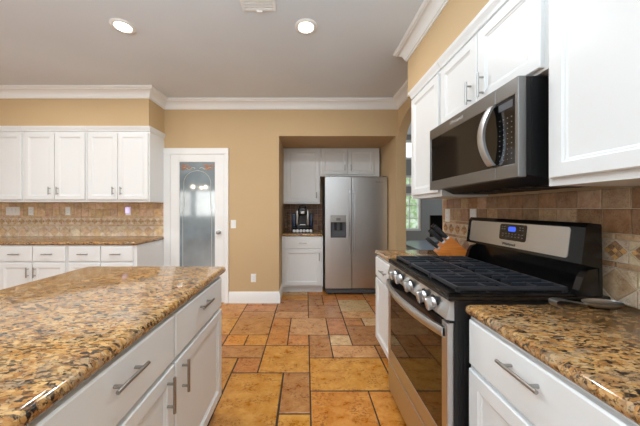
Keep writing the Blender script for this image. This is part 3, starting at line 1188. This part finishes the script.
m = MB()
m.box(hole[0], hole[1], FY + .05, FY + .059, hole[2], 1.10)
m.box(hole[0], hole[0] + .008, FY + .001, FY + .055, hole[2], 1.10); m.box(hole[1] - .008, hole[1], FY + .001, FY + .055, hole[2], 1.10)
m.box(hole[0], hole[1], FY + .001, FY + .055, hole[2], hole[2] + .014)
sub(m, 'dispenser_recess', M['grey_plastic'], d1)
m = MB()
m.box(hole[0], hole[1], FY - .003, FY + .05, 1.10, hole[3], .003)
sub(m, 'dispenser_panel', M['nickel'], d1)
m = MB().box(.455, .520, FY - .0045, FY, 1.125, 1.165, .001)
sub(m, 'dispenser_display', M['marking'], d1)
m = MB()
for x in (.445, .530):
    m.box(x - .02, x + .02, FY + .02, FY + .045, .98, 1.098, .004)
sub(m, 'dispenser_lever', M['black_matte'], d1)
for dd, x in ((d1, SPL - .034), (d2, SPL + .034)):
    m = MB()
    R = []
    for k in range(25):
        a = k / 24
        z = .60 + .985 * a
        y = FY - .045 - .018 * math.sin(PI * a)
        R.append([(x - .013, y, z), (x - .009, y - .012, z), (x + .009, y - .012, z), (x + .013, y, z), (x + .009, y + .008, z), (x - .009, y + .008, z)])
    m.loops(R)
    for z in (.63, 1.555):
        m.box(x - .010, x + .010, FY - .048, FY + .001, z - .02, z + .02, .004)
    sub(m, 'handle', M['chrome'], dd, 40)
text_part('Whirlpool', .026, d2, Vector((1.10, FY - .0008, 1.705)) + LOC, (PI / 2, 0, 0), M['badge'])
m = MB()
m.box(.30, 1.21, FY + .03, FY + .07, .028, .095)
for k in range(14):
    m.box(.33 + k * .062, .375 + k * .062, FY + .024, FY + .031, .045, .080)
m.build('base_grille', M['grey_plastic'], fr, world=True)
for x in (.36, 1.16):
    MB().cyl((x - .03, FY + .05, .022), (x + .03, FY + .05, .022), .022, 14).build('wheel', M['black_matte'], fr, world=True)
for x in (.33, 1.19):
    MB().box(x - .03, x + .03, FY + .02, FY + .10, 1.765, 1.797, .006).build('hinge_cover', M['dark_grey'], fr, world=True)

# ------------------------------------------------------------------ coffee maker, pod drawer and wire rack in the alcove
pdw = thing('pod_drawer', (-.055, 4.19, ZT), 'black coffee pod drawer under the coffee maker, silver pods along its front', 'pod drawer')
m = MB()
m.box(-.225, .115, 4.06, 4.32, ZT, ZT + .010, .003); m.box(-.225, .115, 4.06, 4.32, ZT + .078, ZT + .088, .003)
m.box(-.225, -.217, 4.06, 4.32, ZT + .008, ZT + .08); m.box(.107, .115, 4.06, 4.32, ZT + .008, ZT + .08); m.box(-.22, .11, 4.30, 4.32, ZT + .008, ZT + .08)
m.build('frame', M['black_matte'], pdw, world=True)
first = None
for k in range(6):
    x = -.185 + k * .0522
    if first is None:
        first = MB().lathe([(.001, -.022), (.023, -.022), (.025, -.019), (.019, .02), (.001, .02)], 'y', (0, 0, 0), 18).build('coffee_pod', M['pod'], loc=(0, 0, 0), smooth=40)
        tag(first, 'silver topped coffee pod lying in the black pod drawer', 'coffee pod', 'coffee pods in the pod drawer')
        o = first
    else:
        o = first.copy()
        C.objects.link(o)
    o.location = (x, 4.085, ZT + .0355)
cm = thing('coffee_maker', (-.055, 4.19, ZT + .088), 'black and silver single-cup coffee maker on the alcove worktop', 'coffee maker')
cz = ZT + .088
m = MB()
m.box(-.145, .035, 4.09, 4.31, cz, cz + .035, .008)
m.box(-.125, .015, 4.20, 4.31, cz + .03, cz + .20, .01)
m.build('base', M['black_matte'], cm, world=True)
m = MB()
m.box(-.13, .02, 4.10, 4.31, cz + .19, cz + .315, .03, 4)
m.build('brew_head', M['black'], cm, world=True, smooth=50)
for s_ in (-1, 1):
    m = MB()
    m.box(-.055 + s_ * .085 - .020, -.055 + s_ * .085 + .020, 4.12, 4.31, cz + .03, cz + .27, .012, 3)
    m.build('side_panel', M['nickel'], cm, world=True, smooth=50)
m = MB()
m.tube([(-.105, 4.14, cz + .30), (-.10, 4.095, cz + .335), (-.055, 4.085, cz + .345), (-.01, 4.095, cz + .335), (-.005, 4.14, cz + .30)], .012, 8)
m.build('lid_handle', M['black_matte'], cm, world=True, smooth=50)
MB().box(-.085, -.025, 4.095, 4.12, cz + .215, cz + .255, .006).build('brew_button', M['pod'], cm, world=True)
MB().box(-.10, -.01, 4.10, 4.20, cz + .036, cz + .044, .002).build('drip_tray', M['nickel'], cm, world=True)
m = MB().box(-.230, -.162, 4.16, 4.31, cz + .002, cz + .22, .012, 3)
m.build('water_tank', M['blue_tank'], cm, world=True, smooth=50)
cn = thing('tinted_container', (.10, 4.25, ZT + .088), 'dark blue tinted container standing right of the coffee maker', 'container')
MB().box(.055, .112, 4.18, 4.31, cz, cz + .21, .012, 3).build('tank', M['blue_tank'], cn, world=True, smooth=50)
MB().box(.053, .114, 4.178, 4.312, cz + .21, cz + .222, .004).build('lid', M['black_matte'], cn, world=True)
wr = thing('wire_pod_rack', (-.305, 4.22, ZT), 'bronze spiral wire rack at the left of the coffee maker', 'rack')
m = MB()
m.lathe([(.001, 0), (.042, 0), (.042, .006), (.001, .008)], 'z', (-.305, 4.22, ZT), 20)
m.cyl((-.305, 4.22, ZT), (-.305, 4.22, ZT + .33), .004, 8)
m.build('stand', M['wire'], wr, world=True)
m = MB()
m.tube([(-.305 + .038 * math.cos(a * .5), 4.22 + .038 * math.sin(a * .5), ZT + .03 + a * .0045) for a in range(64)], .0035, 6)
m.build('spiral', M['wire'], wr, world=True, smooth=60)

# ------------------------------------------------------------------ knife block with knives
TH = math.radians(47)     # tilt of the slots above the worktop; handles point towards -x
KB = (1.125, 1.955, ZT)
kb = thing('knife_block', KB, 'orange wooden knife block on the far worktop beside the range', 'knife block', math.radians(-14))
dx_, dz_ = -math.cos(TH), math.sin(TH)


def slab(name, poly, y0, y1):
    m = MB()
    m.prism(poly, y0, y1, 'y')
    return m.build(name, M['wood'], kb)


main = [(.105, 0.0), (.018, 0.0), (-.095, .113), (-.037, .171), (.105, .040)]
slab('block', main, -.060, .060)
low = [(.015, 0.0), (-.085, 0.0), (-.135, .050), (-.0965, .1085), (-.0935, .1110)]
slab('step', low, -.060, .060)


def knife(loc, L, w, label, grp):
    t = thing('kitchen_knife', loc, label, 'knife', math.radians(-14), grp)
    t.rotation_euler = (0, 0, 0)
    m = MB()
    R = []
    for k in range(7):
        a = k / 6
        hw_ = w * (.80 + .28 * math.sin(PI * a * .9) + (.15 if k == 6 else 0))
        R.append([(a * L, -.009 * .9, -hw_), (a * L, .009 * .9, -hw_), (a * L, .011, 0), (a * L, .009 * .9, hw_), (a * L, -.009 * .9, hw_), (a * L, -.011, 0)])
    m.loops(R)
    m.build('grip', M['black_matte'], t, smooth=50)
    m = MB().box(-.012, .001, -.010, .010, -w * .95, w * .95, .002)
    m.build('bolster', M['chrome'], t)
    return t


rot = (Matrix.Rotation(math.radians(-14), 4, 'Z'))
pitch = Matrix.Rotation(math.radians(180 + 45), 4, 'Y')


def put_knife(px, py, pz, L, w, label, grp=None):
    t = knife((0, 0, 0), L, w, label, grp)
    mat = Matrix.Translation(KB) @ rot @ Matrix.Translation((px, py, pz)) @ pitch
    t.matrix_world = mat
    t.location, t.rotation_euler = mat.to_translation(), mat.to_euler()
    return t


GK = 'black handled knives in the upper slots of the knife block'
for (fx, y, L) in ((.24, -.038, .115), (.24, 0.0, .120), (.24, .038, .110), (.74, -.036, .120), (.74, .002, .130), (.74, .040, .120)):
    x = -.095 + .058 * fx
    z = .113 + .058 * fx
    put_knife(x - .0095, y, z + .0095, L, .0135, 'large black handled kitchen knife standing in the upper part of the knife block', GK)
GS = 'black steak knives in the lower step of the knife block'
for k in range(4):
    y = -.045 + k * .030
    put_knife(-.116 - .010, y, .079 + .010, .085, .011, 'small black steak knife in the lower step of the knife block', GS)

# ------------------------------------------------------------------ spoon rest on the right worktop
sp = thing('spoon_rest', (1.072, .998, ZT), 'brushed steel spoon rest lying on the right worktop by the range', 'spoon rest', 0)
m = MB()
rings = []
A, B = .070, .040
for (s_, z) in ((.25, .004), (.62, .005), (.86, .010), (1.0, .017), (1.02, .019), (1.0, .016), (.85, .0065), (.60, .001), (.25, .0)):
    rings.append([(A * s_ * math.cos(2 * PI * k / 32), B * s_ * math.sin(2 * PI * k / 32), z) for k in range(32)])
m.loops(rings)
m.bm.transform(Matrix.Translation((.075, -.0, .001)))
m.build('bowl', M['steel_h'], sp, smooth=60)
m = MB()
R = []
for k, (x, z, hw_) in enumerate(((.005, .016, .015), (-.03, .022, .013), (-.07, .030, .014), (-.105, .036, .017), (-.135, .038, .019), (-.147, .034, .019), (-.150, .026, .019), (-.146, .014, .019), (-.135, .004, .019), (-.118, .0015, .018))):
    R.append([(x, -hw_, z), (x, hw_, z), (x + .001, hw_, z + .002), (x + .001, -hw_, z + .002)])
m.loops(R)
m.bm.transform(Matrix.Diagonal((.80, .9, .8, 1)))
m.build('hooked_handle', M['steel_h'], sp, smooth=50)


# ------------------------------------------------------------------ outlets, switches
def plate(name, loc, rz, label, cat, kind='outlet', w=.072, h=.115):
    t = thing(name, loc, label, cat, rz)
    m = MB()
    m.panel(-w / 2, w / 2, -h / 2, h / 2, [(0, 0), (0, -.003), (.003, -.006)])
    m.build('cover_plate', M['white_plastic'], t)
    if kind == 'outlet':
        m = MB().box(-.017, .017, -.0085, -.005, -.034, .034, .003)
        m.build('receptacle', M['trim'], t)
        m = MB()
        for z in (-.018, .018):
            for x in (-.006, .006):
                m.box(x - .001, x + .001, -.0088, -.0084, z - .004, z + .004)
        m.build('slots', M['grey_plastic'], t)
    elif kind == 'switch':
        n = max(1, int(w / .07))
        for k in range(n):
            x = (k - (n - 1) / 2) * .046
            m = MB()
            m.loops([[(x - .016, -.005, -.033), (x + .016, -.005, -.033), (x + .016, -.005, .033), (x - .016, -.005, .033)],
                     [(x - .016, -.0075, -.033), (x + .016, -.0075, -.033), (x + .016, -.0115, .033), (x - .016, -.0115, .033)]])
            m.build('rocker', M['trim'], t)
    elif kind == 'night':
        m = MB().box(-.024, .024, -.035, -.005, -.03, .05, .008, 3)
        m.build('night_light', M['violet'], t)
    return t


yb = YB - .0115
plate('wall_switch', (-4.04, yb, 1.272), 0, 'wide white switch plate on the left backsplash at the photo edge', 'switch', 'switch', .19)
plate('wall_outlet', (-3.79, yb, 1.272), 0, 'white outlet on the left backsplash, next to the wide switch plate', 'outlet')
plate('wall_outlet', (-3.28, yb, 1.272), 0, 'white outlet in the middle of the left backsplash', 'outlet')
plate('wall_outlet', (-2.45, yb, 1.272), 0, 'white outlet with a violet night light on the left backsplash', 'outlet', 'night')
plate('wall_switch', (-1.003, YB - .001, 1.09), 0, 'white light switch on the tan wall right of the pantry door', 'switch', 'switch')
plate('wall_outlet', (-.726, YB - .001, .346), 0, 'white outlet low on the tan wall above the baseboard', 'outlet')
plate('wall_outlet', (XR - .0115, 2.29, 1.245), -PI / 2, 'white outlet on the right backsplash nearest the arched opening', 'outlet')
plate('wall_switch', (XR - .0115, 1.94, 1.245), -PI / 2, 'white switch on the right backsplash just beyond the range backguard', 'switch', 'switch')

# ------------------------------------------------------------------ ceiling lights and air vent
def downlight(x, y, label, power=8):
    t = thing('recessed_light', (x, y, ZC), label, 'ceiling light', 0, 'recessed ceiling lights')
    m = MB()
    m.lathe([(.062, -.001), (.092, -.001), (.092, -.004), (.085, -.010), (.066, -.012), (.062, -.008), (.062, -.001)], 'z', (0, 0, 0), 32, False)
    m.build('trim_ring', M['trim'], t, smooth=40)
    m = MB()
    m.lathe([(.001, -.0015), (.064, -.0015), (.064, -.006), (.001, -.008)], 'z', (0, 0, 0), 32)
    m.build('lens', M['lamp'], t)
    d = bpy.data.lights.new('downlight_glow', 'AREA')
    d.shape = 'DISK'
    d.size = .13
    d.energy = power
    d.color = (.97, .97, .97)
    o = bpy.data.objects.new('downlight_glow', d)
    C.objects.link(o)
    o.parent = t
    o.location = (0, 0, -.014)
    d.use_shadow = True
    return t


downlight(-1.50, 2.115, 'bright recessed ceiling light at the upper left, over the island', 15)
downlight(0.0, 2.12, 'bright recessed ceiling light near the top centre, over the aisle', 15)
for x, y, pw in ((-3.0, 2.115, 15), (-3.0, .4, 6), (-1.5, .4, 5), (0.0, .4, 1.5), (-1.5, -1.4, 6), (0.0, -1.4, 5)):
    downlight(x, y, 'recessed ceiling light behind the photo, above the rear of the kitchen', pw)
av = thing('ceiling_vent', (-.35, 1.79, ZC), 'white air vent grille in the ceiling at the top edge', 'vent')
m = MB()
m.box(-.475, -.222, 1.925, 1.945, ZC - .008, ZC - .001); m.box(-.475, -.222, 1.645, 1.665, ZC - .008, ZC - .001)
m.box(-.475, -.455, 1.665, 1.925, ZC - .008, ZC - .001); m.box(-.242, -.222, 1.665, 1.925, ZC - .008, ZC - .001)
m.build('frame', M['trim'], av, world=True)
m = MB()
for k in range(9):
    y = 1.672 + k * .028
    m.box(-.455, -.242, y, y + .020, ZC - .006, ZC - .003)
m.box(-.354, -.346, 1.665, 1.925, ZC - .007, ZC - .0025)
m.build('louvres', M['trim'], av, world=True)
MB().box(-.37, -.33, 1.942, 1.958, ZC - .014, ZC - .004, .002).build('latch', M['trim'], av, world=True)

# ------------------------------------------------------------------ nook furniture
tb = thing('nook_desk', (2.2, 3.9, 0), 'grey blue topped desk in the nook beyond the arched opening', 'desk')
MB().box(1.55, 2.85, 3.45, 4.5, .715, .75, .006).build('desk_top', M['nook_top'], tb, world=True)
for x in (1.62, 2.78):
    for y in (3.52, 4.43):
        MB().box(x - .03, x + .03, y - .03, y + .03, 0, .715, .004).build('leg', M['nook_wall'], tb, world=True)
mo = thing('black_monitor', (2.16, 4.15, .75), 'black flat screen standing on the nook desk behind the knives', 'screen')
MB().box(1.99, 2.36, 4.13, 4.16, .85, 1.20, .006).build('screen', M['glass_black'], mo, world=True)
m = MB()
m.box(2.14, 2.20, 4.16, 4.18, .75, .95); m.box(2.06, 2.28, 4.10, 4.24, .75, .762, .003)
m.build('stand', M['black_matte'], mo, world=True)

# ------------------------------------------------------------------ chandelier of the rear room (mirrored in the pantry glass)
ch = thing('chandelier', (-3.75, -2.0, ZC), 'small bronze chandelier with three bulbs, mirrored in the pantry door glass', 'chandelier')
m = MB()
m.cyl((-3.75, -2, ZC - .03), (-3.75, -2, 2.02), .008, 10)
m.lathe([(.001, -.03), (.05, -.03), (.06, 0), (.001, 0)], 'z', (-3.75, -2, ZC), 20)
for k in range(3):
    a = k * 2 * PI / 3 + .3
    c_, s_ = math.cos(a), math.sin(a)
    m.tube([(-3.75 + c_ * r, -2 + s_ * r, z) for r, z in ((0, 2.05), (.08, 1.97), (.18, 1.96), (.24, 2.02))], .008, 8)
m.build('frame', M['wire'], ch, world=True)
for k in range(3):
    a = k * 2 * PI / 3 + .3
    m = MB()
    m.lathe([(.001, 2.02), (.03, 2.02), (.045, 2.06), (.04, 2.10), (.02, 2.12), (.001, 2.12)], 'z', (-3.75 + .24 * math.cos(a), -2 + .24 * math.sin(a), 0), 16)
    m.build('bulb', M['bulb'], ch, world=True, smooth=50)
